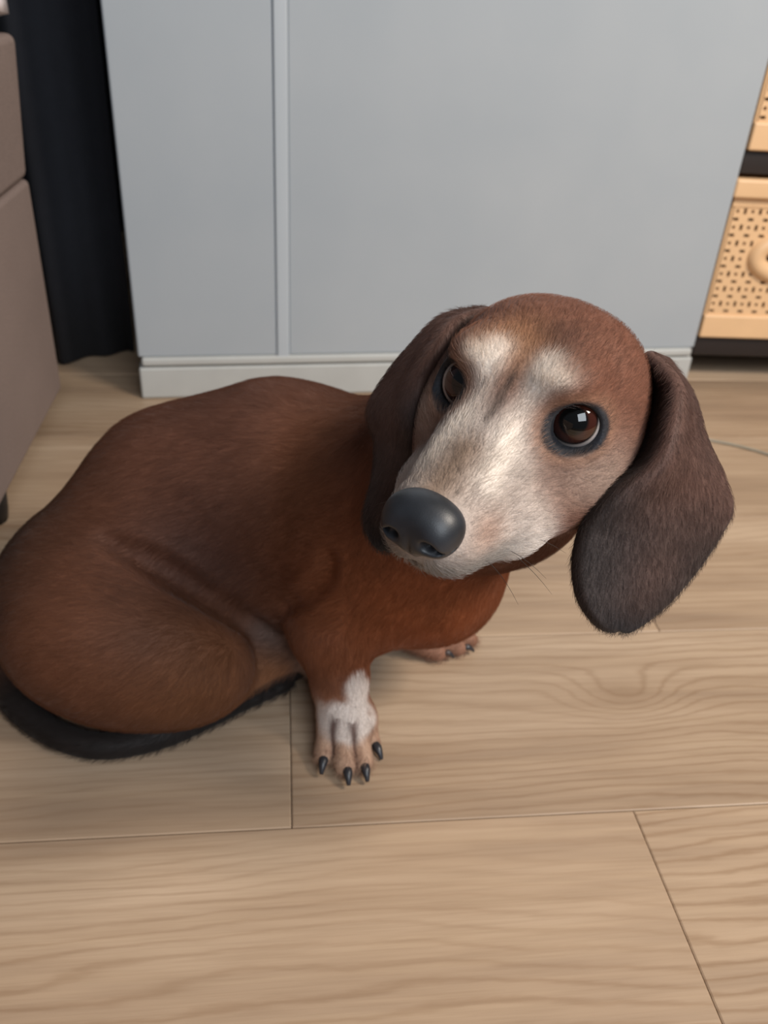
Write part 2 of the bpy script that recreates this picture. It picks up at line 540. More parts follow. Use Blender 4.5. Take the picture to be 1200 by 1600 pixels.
def mesh_field(F, lo, hi, vx, zfloor=None, C=4):
    lo = np.array(lo, float); hi = np.array(hi, float)
    nC = np.ceil((hi - lo) / (vx * C)).astype(int)
    N = nC * C + 1
    def ev(P, cull):
        d = F.eval(P, cull)
        if zfloor is not None: d = np.maximum(d, (zfloor - P[:, 2]).astype(np.float32))
        return d
    # coarse pass at cell centres
    I = np.stack(np.meshgrid(*[np.arange(n) for n in nC], indexing='ij'), -1).reshape(-1, 3)
    dc = np.concatenate([ev(lo + (c + 0.5) * vx * C, False) for c in np.array_split(I, max(1, len(I) // 200000))])
    band = np.abs(dc) < vx * C * 1.25
    D = np.kron(np.where(dc.reshape(nC) < 0, -1, 1).astype(np.float32), np.ones((C, C, C), np.float32))
    D = np.pad(D, ((0, 1),) * 3, mode='edge')
    act = I[band] * C
    off = np.stack(np.meshgrid(*[np.arange(C + 1)] * 3, indexing='ij'), -1).reshape(-1, 3)
    fine = (act[:, None, :] + off[None]).reshape(-1, 3)
    flat = np.unique((fine[:, 0] * N[1] + fine[:, 1]) * N[2] + fine[:, 2])
    fi = np.stack([flat // (N[1] * N[2]), (flat // N[2]) % N[1], flat % N[2]], -1)
    vals = np.concatenate([ev(lo + c * vx, True) for c in np.array_split(fi, max(1, len(fi) // 400000))])
    D.reshape(-1)[flat] = vals
    S = D < 0
    cnt = np.zeros(N - 1, np.int8)
    for a in (0, 1):
        for b in (0, 1):
            for c in (0, 1):
                cnt += S[a:N[0] - 1 + a, b:N[1] - 1 + b, c:N[2] - 1 + c]
    cells = np.argwhere((cnt > 0) & (cnt < 8))
    vid = np.full(N - 1, -1, np.int32); vid[tuple(cells.T)] = np.arange(len(cells))
    acc = np.zeros((len(cells), 3)); num = np.zeros(len(cells))
    cor = [(a, b, c) for a in (0, 1) for b in (0, 1) for c in (0, 1)]
    for i, p in enumerate(cor):
        for q in cor[i + 1:]:
            if sum(abs(x - y) for x, y in zip(p, q)) != 1: continue
            d0 = D[tuple((cells + p).T)]; d1 = D[tuple((cells + q).T)]
            ok = (d0 < 0) != (d1 < 0)
            t = np.where(ok, d0 / np.where(d0 == d1, 1, d0 - d1), 0)
            acc += np.where(ok[:, None], np.array(p) + t[:, None] * (np.array(q) - np.array(p)), 0); num += ok
    V = lo + (cells + acc / num[:, None]) * vx
    quads = []
    for ax in range(3):
        u, w = [(1, 2), (2, 0), (0, 1)][ax]
        sl0 = [slice(None)] * 3; sl1 = [slice(None)] * 3
        sl0[ax] = slice(0, N[ax] - 1); sl1[ax] = slice(1, N[ax])
        ch = S[tuple(sl0)] != S[tuple(sl1)]
        e = np.argwhere(ch); e = e[(e[:, u] > 0) & (e[:, w] > 0) & (e[:, u] < N[u] - 1) & (e[:, w] < N[w] - 1)]
        inside0 = S[tuple(e.T)]
        du = np.zeros(3, int); du[u] = 1; dw = np.zeros(3, int); dw[w] = 1
        q = np.stack([vid[tuple((e - du - dw).T)], vid[tuple((e - dw).T)], vid[tuple(e.T)], vid[tuple((e - du).T)]], 1)
        q[~inside0] = q[~inside0][:, ::-1]
        quads.append(q)
    Q = np.concatenate(quads)
    return V, Q[(Q >= 0).all(1)]

def fast_mesh(name, V, Q, mat, parent=None, col=None):
    me = bpy.data.meshes.new(name)
    me.vertices.add(len(V)); me.vertices.foreach_set('co', V.astype(np.float32).ravel())
    me.loops.add(Q.size); me.loops.foreach_set('vertex_index', Q.astype(np.int32).ravel())
    k = Q.shape[1]
    me.polygons.add(len(Q)); me.polygons.foreach_set('loop_start', np.arange(0, Q.size, k, dtype=np.int32))
    me.polygons.foreach_set('use_smooth', np.ones(len(Q), bool))
    me.update(calc_edges=True); me.validate()
    if col is not None:
        a = me.attributes.new('coat', 'FLOAT_COLOR', 'POINT')
        a.data.foreach_set('color', np.concatenate([col, np.ones((len(col), 1))], 1).astype(np.float32).ravel())
    me.materials.append(mat)
    o = bpy.data.objects.new(name, me); COL.objects.link(o)
    if parent: o.parent = parent
    return o

# ---- head frame (X towards the dog's right, Y forward, Z up), fitted to eyes, nose and ear bases
def rot_axes(rx, ry, rz):
    def ax(i, t):
        c, s = math.cos(t), math.sin(t); mm = np.eye(3); j, k = [(1, 2), (2, 0), (0, 1)][i]
        mm[j, j] = c; mm[k, k] = c; mm[j, k] = -s; mm[k, j] = s
        return mm
    return ax(2, rz) @ ax(0, rx) @ ax(1, ry)
HR = rot_axes(math.radians(0.226), math.radians(-3.346), math.radians(150.597))
HO = np.array([0.05484, 0.34927, 0.29136])
def W(*p): return HO + HR @ np.array(p, float)
def toL(P): return (P - HO) @ HR

B = Field()
# ---- trunk
B.cone((0.002, 0.524, 0.126), (-0.080, 0.548, 0.117), 0.073, 0.078, 0.03)
B.cone((-0.080, 0.548, 0.117), (-0.148, 0.540, 0.100), 0.078, 0.074, 0.03)
B.cone((-0.148, 0.540, 0.100), (-0.196, 0.495, 0.068), 0.074, 0.062, 0.03)
B.ell((-0.190, 0.464, 0.058), (0.076, 0.060, 0.057), 0.05)                 # rump on the floor
# chest, shoulder
B.ell((0.034, 0.470, 0.112), (0.050, 0.048, 0.054), 0.03)
B.cone((0.000, 0.480, 0.135), (-0.012, 0.472, 0.095), 0.044, 0.036, 0.035)
# neck
B.cone((0.010, 0.495, 0.150), (0.060, 0.435, 0.215), 0.066, 0.054, 0.03)
B.cone((0.060, 0.435, 0.215), W(0, -0.045, -0.018), 0.054, 0.046, 0.03)
# ---- near front leg
B.cone((-0.020, 0.470, 0.104), (-0.030, 0.448, 0.072), 0.031, 0.0245, 0.032)
B.path([(-0.028, 0.452, 0.080), (-0.030, 0.448, 0.072), (-0.023, 0.432, 0.040), (-0.020, 0.424, 0.022)], [0.0255, 0.0245, 0.0178, 0.0165], 0.010)
PAWC = np.array([-0.017, 0.417, 0.016])
TOES = []
for (px0, py0, px1, py1, rp) in ((514, 1136, 508, 1178, 17), (536, 1140, 541, 1194, 18), (558, 1138, 567, 1190, 16), (573, 1126, 582, 1160, 12.5)):
    r = rp * 0.572 / F_PX
    b = G(px1, py1, r * 0.95); a = G(px0, py0, 0.017)
    B.cone(a, b, r * 0.9, r, 0.0016)
    TOES.append((a, b, r))
B.ell(PAWC + np.array([0.0010, 0.0015, 0.0040]), (0.0200, 0.0205, 0.0165), 0.006)
# ---- far front leg and paw
FT = []
B.path([(0.030, 0.525, 0.09), (0.028, 0.528, 0.05), (0.030, 0.520, 0.022)], [0.030, 0.020, 0.017], 0.010)
for (px0, py0, px1, py1, rp) in ((640, 1000, 684, 1019, 14), (660, 996, 716, 1012, 13), (670, 990, 735, 1000, 12)):
    r = rp * 0.66 / F_PX
    a = G(px0, py0, 0.014); b = G(px1, py1, r)
    B.cone(a, b, r * 1.1, r, 0.004)
    FT.append((a, b, r))
# ---- near hind leg: thigh, shank, foot
B.ell((-0.163, 0.428, 0.056), (0.083, 0.045, 0.054), 0.014, 'u', rot_axes(0, math.radians(14), math.radians(6)))
B.cone((-0.130, 0.446, 0.028), (-0.090, 0.458, 0.020), 0.026, 0.016, 0.014)
B.path([(-0.108, 0.447, 0.020), (-0.072, 0.472, 0.0180), (-0.045, 0.485, 0.0165)], [0.0165, 0.0145, 0.0140], 0.010)
B.cone((-0.045, 0.482, 0.0145), (-0.022, 0.492, 0.011), 0.0145, 0.012, 0.008)
# belly between thigh and chest
B.ell((-0.075, 0.515, 0.070), (0.060, 0.048, 0.048), 0.03)
# flank folds
def on_skin(pts, bias=0.0):
    pts = np.array(pts, float)
    r = np.stack([FW + (p[0] - CX) / F_PX * CAM_R + (p[1] - CY) / F_PX * CAM_D for p in pts])
    t = np.full(len(pts), 0.28)
    for _ in range(80): t = t + np.clip(B.eval(CAM_O + t[:, None] * r, False), -0.01, 0.03) * 0.6
    return CAM_O + (t + bias)[:, None] * r
f1 = on_skin(catmull([(165, 842), (230, 876), (300, 918), (365, 962), (425, 992)], np.linspace(0, 4, 12)), -0.001)
f2 = on_skin(catmull([(215, 852), (280, 892), (345, 938)], np.linspace(0, 2, 7)), -0.002)
f3 = on_skin(catmull([(445, 948), (478, 932), (506, 905), (514, 872)], np.linspace(0, 3, 8)), -0.0015)
B.path(f1, np.interp(np.linspace(0, 1, 12), [0, 0.3, 0.8, 1], [0.001, 0.0042, 0.0045, 0.001]), 0.012, 's')
B.path(f2, [0.0008, 0.0018, 0.0024, 0.0024, 0.0024, 0.0016, 0.0006], 0.008, 's')
B.path(f3, np.interp(np.linspace(0, 1, 8), [0, 0.4, 1], [0.0006, 0.0018, 0.0005]), 0.012, 's')
# ---- tail along the floor
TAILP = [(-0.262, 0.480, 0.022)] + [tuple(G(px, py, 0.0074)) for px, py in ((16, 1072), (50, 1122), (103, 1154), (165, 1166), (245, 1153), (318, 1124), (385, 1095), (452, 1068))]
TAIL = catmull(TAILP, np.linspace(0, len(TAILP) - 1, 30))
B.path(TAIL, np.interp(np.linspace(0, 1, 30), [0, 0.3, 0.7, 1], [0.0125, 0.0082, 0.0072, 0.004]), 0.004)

# ---- head
def S2(fn):
    for s in (1, -1): fn(s)
def hell(c, r, k=0.012, op='u', R=None):
    B.ell(W(*c), r, k, op, HR if R is None else HR @ R)
def hcone(a, b, ra, rb, k=0.012, op='u'): B.cone(W(*a), W(*b), ra, rb, k, op)
hell((0, -0.034, 0.001), (0.0420, 0.048, 0.0340), 0.02)
S2(lambda s: hell((s * 0.0182, -0.042, -0.003), (0.0225, 0.032, 0.029), 0.014))
hcone((0, -0.008, -0.012), (0, 0.064, -0.0285), 0.0300, 0.0190, 0.014)       # muzzle
S2(lambda s: hell((s * 0.028, -0.024, -0.024), (0.024, 0.036, 0.027), 0.016))   # cheeks
S2(lambda s: hell((s * 0.020, -0.004, 0.0185), (0.014, 0.014, 0.0085), 0.012))   # brows
hcone((0, -0.020, -0.035), (0, 0.054, -0.0465), 0.0220, 0.0125, 0.012)      # lower jaw
S2(lambda s: (hcone((s * 0.009, 0.066, -0.036), (s * 0.018, 0.030, -0.038), 0.0118, 0.0145, 0.008), hcone((s * 0.018, 0.030, -0.038), (s * 0.027, -0.006, -0.038), 0.0145, 0.0175, 0.010)))  # lips
hell((0, 0.068, -0.0235), (0.0145, 0.010, 0.0115), 0.006)
hcone((0, 0.018, 0.032), (0, -0.02, 0.052), 0.004, 0.006, 0.02, 's')         # shallow furrow between the brows
# eyes
EYE_R = 0.0128
EYES = []
for s in (1, -1):
    dr = np.array([s * 0.36, 0.92, 0.13]); dr /= np.linalg.norm(dr)
    su = np.array([s * 0.0305 - 0.0010, 0.0065, 0.0022])
    c = su - dr * EYE_R
    up = np.array([0, 0, 1.0]); tx = np.cross(up, dr); tx /= np.linalg.norm(tx); tz = np.cross(dr, tx)
    RE = np.stack([tx, dr, tz], 1)
    tl = math.radians(-9 * s)
    RT = RE @ np.array([[math.cos(tl), 0, -math.sin(tl)], [0, 1, 0], [math.sin(tl), 0, math.cos(tl)]])
    EYES.append((c, dr, RT, s))
    hell(tuple(c + dr * 0.0002), (EYE_R + 0.0014,) * 3, 0.007)
    hell(tuple(c + dr * (EYE_R + 0.001) - tx * s * 0.0010), (0.0121, 0.0090, 0.0117), 0.0012, 's', RT)
    hell(tuple(c), (EYE_R - 0.0002,) * 3, 0.0006, 's')
# mouth line
for s in (1, -1):
    ml = [(s * 0.000, 0.0775, -0.0425), (s * 0.010, 0.071, -0.0475), (s * 0.019, 0.052, -0.0475), (s * 0.0265, 0.026, -0.0475), (s * 0.032, 0.004, -0.045)]
    B.path([W(*p) for p in catmull(ml, np.linspace(0, 4, 10))], [0.0014] * 10, 0.003, 's')
# room for the nose pad
def nose_field():
    N = Field()
    N.ell((0, 0.0765, -0.0205), (0.0160, 0.0125, 0.0108), 0.004)
    for s in (1, -1):
        N.ell((s * 0.0085, 0.078, -0.0245), (0.0080, 0.0105, 0.0090), 0.005)
    N.cone((0, 0.082, -0.028), (0, 0.078, -0.036), 0.0062, 0.0030, 0.005)
    for s in (1, -1):
        N.ell((s * 0.0082, 0.0895, -0.0258), (0.0034, 0.0060, 0.0027), 0.0022, 's', rot_axes(0, math.radians(18 * s), 0))
        N.cone((s * 0.0105, 0.087, -0.0270), (s * 0.0152, 0.079, -0.0268), 0.0014, 0.0008, 0.0018, 's')
    N.cone((0, 0.0915, -0.021), (0, 0.086, -0.037), 0.0006, 0.0008, 0.0018, 's')
    return N

V, Q = mesh_field(B, (-0.305, 0.255, -0.006), (0.165, 0.655, 0.355), 0.00135, 0.0006)
for _ in range(2):
    d = B.eval(V); g = B.grad(V); gn = (g * g).sum(1)
    stp = np.clip(d / np.maximum(gn, 0.2), -0.0008, 0.0008)
    V = V - stp[:, None] * g
V[:, 2] = np.maximum(V[:, 2], 0.0006)
NRM = B.grad(V); NRM /= np.linalg.norm(NRM, axis=1)[:, None] + 1e-9

# ---- coat colours
def smooth(x, a, b):
    t = np.clip((x - a) / (b - a), 0, 1); return t * t * (3 - 2 * t)
def vnoise(P, scale, seed=0):
    """cheap value noise"""
    q = P * scale; i = np.floor(q).astype(np.int64); fq = q - i; fq = fq * fq * (3 - 2 * fq)
    def h(a, b, c):
        n = (a * 73856093) ^ (b * 19349663) ^ (c * 83492791) ^ (seed * 2654435761)
        n = (n ^ (n >> 13)) * 1274126177; n = n ^ (n >> 16)
        return (n & 0xFFFF) / 65535.0
    out = 0
    for a in (0, 1):
        for b in (0, 1):
            for c in (0, 1):
                w = np.where(a, fq[:, 0], 1 - fq[:, 0]) * np.where(b, fq[:, 1], 1 - fq[:, 1]) * np.where(c, fq[:, 2], 1 - fq[:, 2])
                out = out + w * h(i[:, 0] + a, i[:, 1] + b, i[:, 2] + c)
    return out
def blend(c, col, w): return c + (np.array(col) - c) * w[:, None]
def blob(P, c, r):
    q = (P - np.array(c)) / np.array(r); return np.exp(-(q * q).sum(1))
def seg_dist(P, pts):
    best = np.full(len(P), 9.0)
    for a, b in zip(pts[:-1], pts[1:]):
        ba = b - a; t = np.clip(((P - a) @ ba) / (ba @ ba + 1e-12), 0, 1)
        best = np.minimum(best, np.linalg.norm(P - a - t[:, None] * ba, axis=1))
    return best

def coat(P):
    n = len(P)
    c = np.tile(lin(108, 67, 46), (n, 1))
    n1 = vnoise(P, 55, 1); n2 = vnoise(P, 160, 2)
    # back and rump darker, chest orange
    c = blend(c, lin(100, 66, 53), smooth(P[:, 2], 0.12, 0.20) * 0.8)
    c = blend(c, lin(62, 36, 29), np.clip(blob(P, (-0.115, 0.475, 0.115), (0.085, 0.06, 0.055)) * 0.85, 0, 1))
    c = blend(c, lin(48, 36, 30), np.clip(blob(P, (-0.265, 0.50, 0.09), (0.06, 0.09, 0.08)) * 1.0, 0, 1))
    c = blend(c, lin(144, 79, 44), np.clip(blob(P, (0.03, 0.44, 0.11), (0.07, 0.06, 0.08)) * 1.1, 0, 1))
    c = blend(c, lin(122, 78, 48), np.clip(blob(P, (-0.11, 0.40, 0.05), (0.05, 0.04, 0.05)), 0, 1) * 0.7)
    c = blend(c, lin(120, 100, 92), np.clip(blob(P, (-0.075, 0.478, 0.048), (0.022, 0.03, 0.020)), 0, 1) * 0.9)
    c = blend(c, lin(122, 76, 48), np.clip(blob(P, (-0.035, 0.50, 0.165), (0.040, 0.06, 0.05)), 0, 1) * 0.7)  # tan highlight on the shoulder, painted into the coat
    c *= (0.88 + 0.24 * n1)[:, None]
    # pale wrist, paws
    pw = blob(P, (-0.016, 0.403, 0.01), (0.030, 0.030, 0.022))
    c = blend(c, lin(194, 162, 138), np.clip(pw * 1.6, 0, 1) * (0.5 + 0.5 * n2))
    c = blend(c, lin(208, 196, 188), np.clip(smooth(np.maximum(blob(P, (-0.014, 0.402, 0.031), (0.034, 0.020, 0.0140)), blob(P, (-0.008, 0.414, 0.046), (0.013, 0.02, 0.014))) * (0.6 + 0.8 * n2), 0.22, 0.66), 0, 1))
    td_ = np.stack([seg_dist(P, [a, b]) for a, b, r in TOES], 1); td_.sort(axis=1)
    gapw = np.exp(-((td_[:, 1] - td_[:, 0]) / 0.0022) ** 2) * smooth(-P[:, 1], -0.412, -0.403) * (td_[:, 0] < 0.016)
    c = blend(c, lin(74, 40, 30), gapw * 0.9)
    c = blend(c, lin(146, 106, 86), np.clip(blob(P, (0.058, 0.500, 0.012), (0.04, 0.03, 0.014)) * 1.6, 0, 1))  # far paw browned, its shadow under the chest painted in
    c = blend(c, lin(196, 176, 164), np.clip(blob(P, (-0.045, 0.476, 0.022), (0.013, 0.018, 0.018)) * 1.4, 0, 1))
    c = blend(c, lin(146, 98, 66), np.clip(blob(P, (-0.078, 0.452, 0.018), (0.030, 0.022, 0.020)) * 1.2, 0, 1) * 0.8)
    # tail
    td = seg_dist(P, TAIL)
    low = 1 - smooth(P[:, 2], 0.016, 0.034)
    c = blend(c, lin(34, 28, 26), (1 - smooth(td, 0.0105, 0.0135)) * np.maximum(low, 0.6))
    # head
    L = toL(P); x, y, z = L[:, 0], L[:, 1], L[:, 2]; ax = np.abs(x)
    onh = smooth(y, -0.085, -0.045) * smooth(z, -0.075, -0.05) * (np.linalg.norm(L - np.array([0, 0.0, -0.01]), axis=1) < 0.12)
    h = np.tile(lin(114, 72, 54), (n, 1))
    h = blend(h, lin(172, 126, 90), np.clip(blob(L, (0.006, 0.002, 0.030), (0.018, 0.02, 0.012)), 0, 1) * 0.85)
    h = blend(h, lin(84, 56, 46), np.clip(blob(L, (-0.012, -0.012, 0.036), (0.015, 0.014, 0.012)), 0, 1) * 0.85)
    h = blend(h, lin(112, 58, 36), smooth(-y, -0.005, 0.03) * smooth(-z, 0.012, 0.035))
    # pale mask
    mz = smooth(y, 0.012, 0.034) * (1 - smooth(ax - 0.012 - 0.35 * np.maximum(0.03 - y, 0), 0.02, 0.032) * 0.5)
    h = blend(h, lin(178, 164, 155), np.clip(mz, 0, 1))
    ck = blob(L, (0, 0.0, -0.02), (9, 0.022, 0.018)) * (ax > 0.012) * smooth(z, -0.045, -0.028)
    h = blend(h, lin(172, 150, 136), np.clip(ck, 0, 1) * 0.75)
    for s in (1, -1):
        br = seg_dist(L, [np.array([s * 0.011, 0.004, 0.028]), np.array([s * 0.012, 0.022, 0.012]), np.array([s * 0.013, 0.036, 0.0]), np.array([s * 0.0135, 0.052, -0.010])])
        h = blend(h, lin(226, 214, 202), np.exp(-(br / 0.0068) ** 2) * 0.95)
        bw = blob(L, (s * 0.019, 0.008, 0.0225), (0.007, 0.010, 0.004))
        h = blend(h, lin(222, 206, 190), np.clip(bw, 0, 1) * 0.8)
    ridge = np.exp(-(x / 0.0105) ** 2) * smooth(y, 0.034, 0.048) * smooth(z, -0.022, -0.012)
    h = blend(h, lin(126, 104, 87), ridge * 0.9)
    fl = np.exp(-((x - 0.0) / 0.0022) ** 2) * smooth(y, 0.004, 0.012) * (1 - smooth(y, 0.028, 0.036)) * smooth(z, -0.005, 0.004)
    h = blend(h, lin(88, 74, 66), fl * 0.8)
    ms = np.clip(blob(L, (-0.017, 0.060, -0.028), (0.008, 0.010, 0.008)), 0, 1)
    h = blend(h, lin(166, 122, 98), ms * 0.7)
    # chin grey and white lip edge
    ch = smooth(-z, 0.031, 0.040) * smooth(y, 0.034, 0.054)
    h = blend(h, lin(126, 121, 116), ch * 0.85)
    lipw = blob(L, (-0.025, 0.030, -0.043), (0.012, 0.014, 0.009)) + blob(L, (0.025, 0.030, -0.043), (0.012, 0.014, 0.009))
    h = blend(h, lin(235, 228, 222), np.clip(lipw * 1.2, 0, 1))
    h *= (0.88 + 0.24 * vnoise(L * np.array([1, 0.35, 1]), 420, 5))[:, None]
    # dark eye rims
    for cc, dr, RE, s in EYES:
        q = (L - (cc + dr * EYE_R)) @ RE
        rr = np.sqrt((q[:, 0] / 1.28) ** 2 + (q[:, 2]) ** 2 + (q[:, 1] * 0.6) ** 2)
        qd = (L - (cc + dr * EYE_R) - RE @ np.array([-s * 0.0100, 0, -0.0045])); rd = np.linalg.norm(qd, axis=1)
        h = blend(h, lin(150, 112, 88), (1 - smooth(rr, 0.0125, 0.019)) * 0.5)
        h = blend(h, lin(40, 40, 44), 1 - smooth(rr, 0.0112, 0.0134))
        h = blend(h, lin(48, 50, 56), 1 - smooth(rd, 0.0040, 0.0062))
    c = c * (1 - onh)[:, None] + h * onh[:, None]
    return np.clip(c, 0.003, 0.9)

def fur_material(name, rough=0.62, sheen=0.08):
    t = NT(name)
    at = t.n('ShaderNodeAttribute'); at.attribute_name = 'coat'
    co = t.n('ShaderNodeTexCoord').outputs['Object']
    nz = t.noise(co, 900, 2)
    t.base(t.mix(0.35, at.outputs['Color'], t.mix(1.0, at.outputs['Color'], t.ramp(nz, [(0.3, (0.6, 0.6, 0.6)), (0.7, (1.4, 1.4, 1.4))]), 'MULTIPLY')))
    t.p(Roughness=rough)
    t.bsdf.inputs['Specular IOR Level'].default_value = 0.25
    t.bsdf.inputs['Sheen Weight'].default_value = sheen
    t.bsdf.inputs['Sheen Roughness'].default_value = 0.5
    t.bump(nz, 0.35, 0.0008)
    return t.m
FURM = fur_material('short_coat')

dog = empty('dog', (-0.05, 0.46, 0.0))
tag(dog, 'reddish brown dachshund with a greying muzzle sitting on the wood floor', 'dog')
DOGO = np.array([-0.05, 0.46, 0.0])
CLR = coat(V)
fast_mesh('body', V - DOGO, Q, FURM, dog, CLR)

# ---- eyes
def eye_mat():
    t = NT('dark_eye')
    at = t.n('ShaderNodeAttribute'); at.attribute_name = 'coat'
    t.base(at.outputs['Color'])
    t.p(Roughness=0.06)
    t.bsdf.inputs['Coat Weight'].default_value = 0.5
    t.bsdf.inputs['Coat Roughness'].default_value = 0.02
    return t.m
EM = eye_mat()
for cc, dr, RE, s in EYES:
    nu, nv = 40, 28
    c0 = W(*cc)
    gz = CAM_O - c0; gz = gz / np.linalg.norm(gz)
    gz = gz * 0.8 + (HR @ dr) * 0.2 + np.array([-0.05, 0, 0.02]); gz /= np.linalg.norm(gz)
    a = np.cross(gz, [0, 0, 1.0]); a /= np.linalg.norm(a); b = np.cross(a, gz)
    vv = [gz * EYE_R * 1.05]; cols = [lin(10, 8, 8)]
    for i in range(1, nv):
        th = math.pi * i / nv
        bulge = 1.0 + 0.05 * math.exp(-(th / 0.55) ** 2)
        for k in range(nu):
            ph_ = 2 * math.pi * k / nu
            vv.append(EYE_R * bulge * (math.cos(th) * gz + math.sin(th) * (math.cos(ph_) * a + math.sin(ph_) * b)))
            dg = math.degrees(th)
            cols.append(lin(9, 8, 8) if dg < 30 else (lin(56, 25, 17) if dg < 50 else (lin(20, 14, 13) if dg < 57 else lin(190, 180, 176))))
    vv.append(-gz * EYE_R); cols.append(lin(180, 170, 170))
    tri = []
    for k in range(nu): tri.append((0, 1 + k, 1 + (k + 1) % nu, 1 + (k + 1) % nu))
    fq = []
    for i in range(nv - 2):
        for k in range(nu):
            p, q = 1 + i * nu + k, 1 + i * nu + (k + 1) % nu
            fq.append((p, p + nu, q + nu, q))
    e = mesh_obj('eye', np.array(vv), [t_[:3] for t_ in tri] + fq + [(len(vv) - 1, 1 + (nv - 2) * nu + (k + 1) % nu, 1 + (nv - 2) * nu + k) for k in range(nu)], EM, dog, True, tuple(c0 - DOGO))
    at = e.data.attributes.new('coat', 'FLOAT_COLOR', 'POINT')
    at.data.foreach_set('color', np.concatenate([np.array(cols), np.ones((len(cols), 1))], 1).astype(np.float32).ravel())
    e['label'] = 'dark brown eye'

# ---- nose
NF = nose_field()
nV, nQ = mesh_field(NF, (-0.022, 0.058, -0.045), (0.022, 0.098, -0.004), 0.0006)
for _ in range(2):
    d = NF.eval(nV); g = NF.grad(nV, 0.0002); nV = nV - np.clip(d / np.maximum((g * g).sum(1), 0.3), -0.0003, 0.0003)[:, None] * g
nt = NT('black_nose')
_c3 = nt.n('ShaderNodeTexCoord').outputs['Object']
vor = nt.n('ShaderNodeTexVoronoi'); nt.link(_c3, vor.inputs['Vector']); vor.inputs['Scale'].default_value = 1600
nt.base(nt.ramp(nt.noise(_c3, 90, 2), [(0.3, L4(34, 36, 40)), (0.7, L4(48, 51, 57))]))
nt.p(Roughness=0.42); nt.bump(vor.outputs['Distance'], 0.12, 0.0002)
no = fast_mesh('nose', np.array([W(*p) for p in nV]) - DOGO, nQ, nt.m, dog)
no['label'] = 'dark grey leathery nose pad'

# ---- ears
def ear(rows, name_label, inner_side):
    """rows: (front px,py,d, mid d, rear px,py,d, fold px,py,d)"""
    nr, ncol = len(rows), 4
    K = np.array([[U(*r[0]), U(*r[1]), U(*r[2]), U(*r[3])] for r in rows])         # fold, front, mid, rear
    nu, nv = 56, 34
    tu = np.linspace(0, nr - 1, nu); tv = np.linspace(0, ncol - 1, nv)
    A = np.stack([catmull(K[:, j], tu) for j in range(ncol)], 1)
    S = np.stack([catmull(A[i], tv) for i in range(nu)], 0)
    du = np.gradient(S, axis=0); dv = np.gradient(S, axis=1)
    nn = np.cross(du.reshape(-1, 3), dv.reshape(-1, 3)); nn /= np.linalg.norm(nn, axis=1)[:, None] + 1e-9
    nn = nn.reshape(S.shape)
    mid = nn[nu // 2, nv * 2 // 3]
    if mid @ (CAM_O - S[nu // 2, nv * 2 // 3]) < 0: nn = -nn
    e = np.minimum.outer(np.minimum(np.arange(nu) + 6, nu - 1 - np.arange(nu)), np.full(nv, 99))
    ev = np.minimum(np.arange(nv), nv - 1 - np.arange(nv))[None, :]
    edge = np.minimum(e, ev) / 4.0
    th = 0.0028 * np.sqrt(np.clip(edge, 0.04, 1))
    X = S + nn * th[..., None]; Y = S - nn * th[..., None]
    n0 = nu * nv
    q = []
    for i in range(nu - 1):
        for j in range(nv - 1):
            a = i * nv + j
            q.append((a, a + nv, a + nv + 1, a + 1)); q.append((n0 + a, n0 + a + 1, n0 + a + nv + 1, n0 + a + nv))
    for i in range(nu - 1):
        for j, fl in ((0, 0), (nv - 1, 1)):
            a = i * nv + j
            f4 = (a, n0 + a, n0 + a + nv, a + nv)
            q.append(f4 if fl == 0 else f4[::-1])
    for j in range(nv - 1):
        for i, fl in ((0, 1), (nu - 1, 0)):
            a = i * nv + j
            f4 = (a, n0 + a, n0 + a + 1, a + 1)
            q.append(f4 if fl == 0 else f4[::-1])
    P = np.concatenate([X.reshape(-1, 3), Y.reshape(-1, 3)])
    Q4 = np.array(q)
    if inner_side: Q4 = Q4[:, ::-1]
    uu = np.repeat(np.linspace(0, 1, nu), nv); uu = np.concatenate([uu, uu])
    tvv = np.tile(tv, nu); tvv = np.concatenate([tvv, tvv])
    c = np.tile(lin(92, 66, 57), (len(P), 1))
    c = blend(c, lin(60, 50, 48), smooth(uu, 0.35, 0.65))
    c = blend(c, lin(42, 42, 46), smooth(uu, 0.75, 0.98))
    c = blend(c, lin(58, 50, 48), smooth(-tvv, -1.9, -1.2) * 0.8 * smooth(uu, 0.3, 0.5))
    c = blend(c, lin(92, 70, 63), np.exp(-((tvv - 2.2) / 0.45) ** 2) * np.exp(-((uu - 0.66) / 0.16) ** 2) * 0.6)
    c = blend(c, lin(34, 21, 16), 1 - smooth(tvv, 0.95, 1.12))  # dark inner side of the fold, groove shadow painted in with it
    c *= (0.85 + 0.3 * vnoise(P, 120, 9))[:, None]
    o = fast_mesh('ear', P - DOGO, Q4, FURM, dog, c)
    o['label'] = name_label
    return o, P, Q4, c
# image-right ear (the dog's left): fold, front edge, middle, rear edge
RE_ROWS = []
for (fo, fr, rr, dm) in (
    ((985, 566, .425), (1010, 556, .404), (1046, 566, .414), .410),
    ((1000, 605, .428), (1050, 600, .388), (1080, 625, .410), .394),
    ((990, 660, .430), (1046, 660, .378), (1103, 690, .410), .390),
    ((965, 718, .425), (1020, 726, .376), (1131, 745, .412), .388),
    ((944, 768, .405), (962, 774, .378), (1145, 795, .412), .388),
    ((925, 828, .388), (922, 824, .382), (1124, 840, .411), .388),
    ((912, 882, .388), (908, 880, .384), (1092, 888, .410), .390),
    ((918, 934, .389), (914, 934, .386), (1046, 942, .406), .391),
    ((940, 968, .392), (936, 970, .389), (1005, 974, .400), .393),
    ((966, 984, .396), (964, 986, .394), (972, 987, .397), .395)):
    mp = ((fr[0] + rr[0]) / 2, (fr[1] + rr[1]) / 2, dm)
    RE_ROWS.append((fo, fr, mp, rr))
LE_ROWS = []
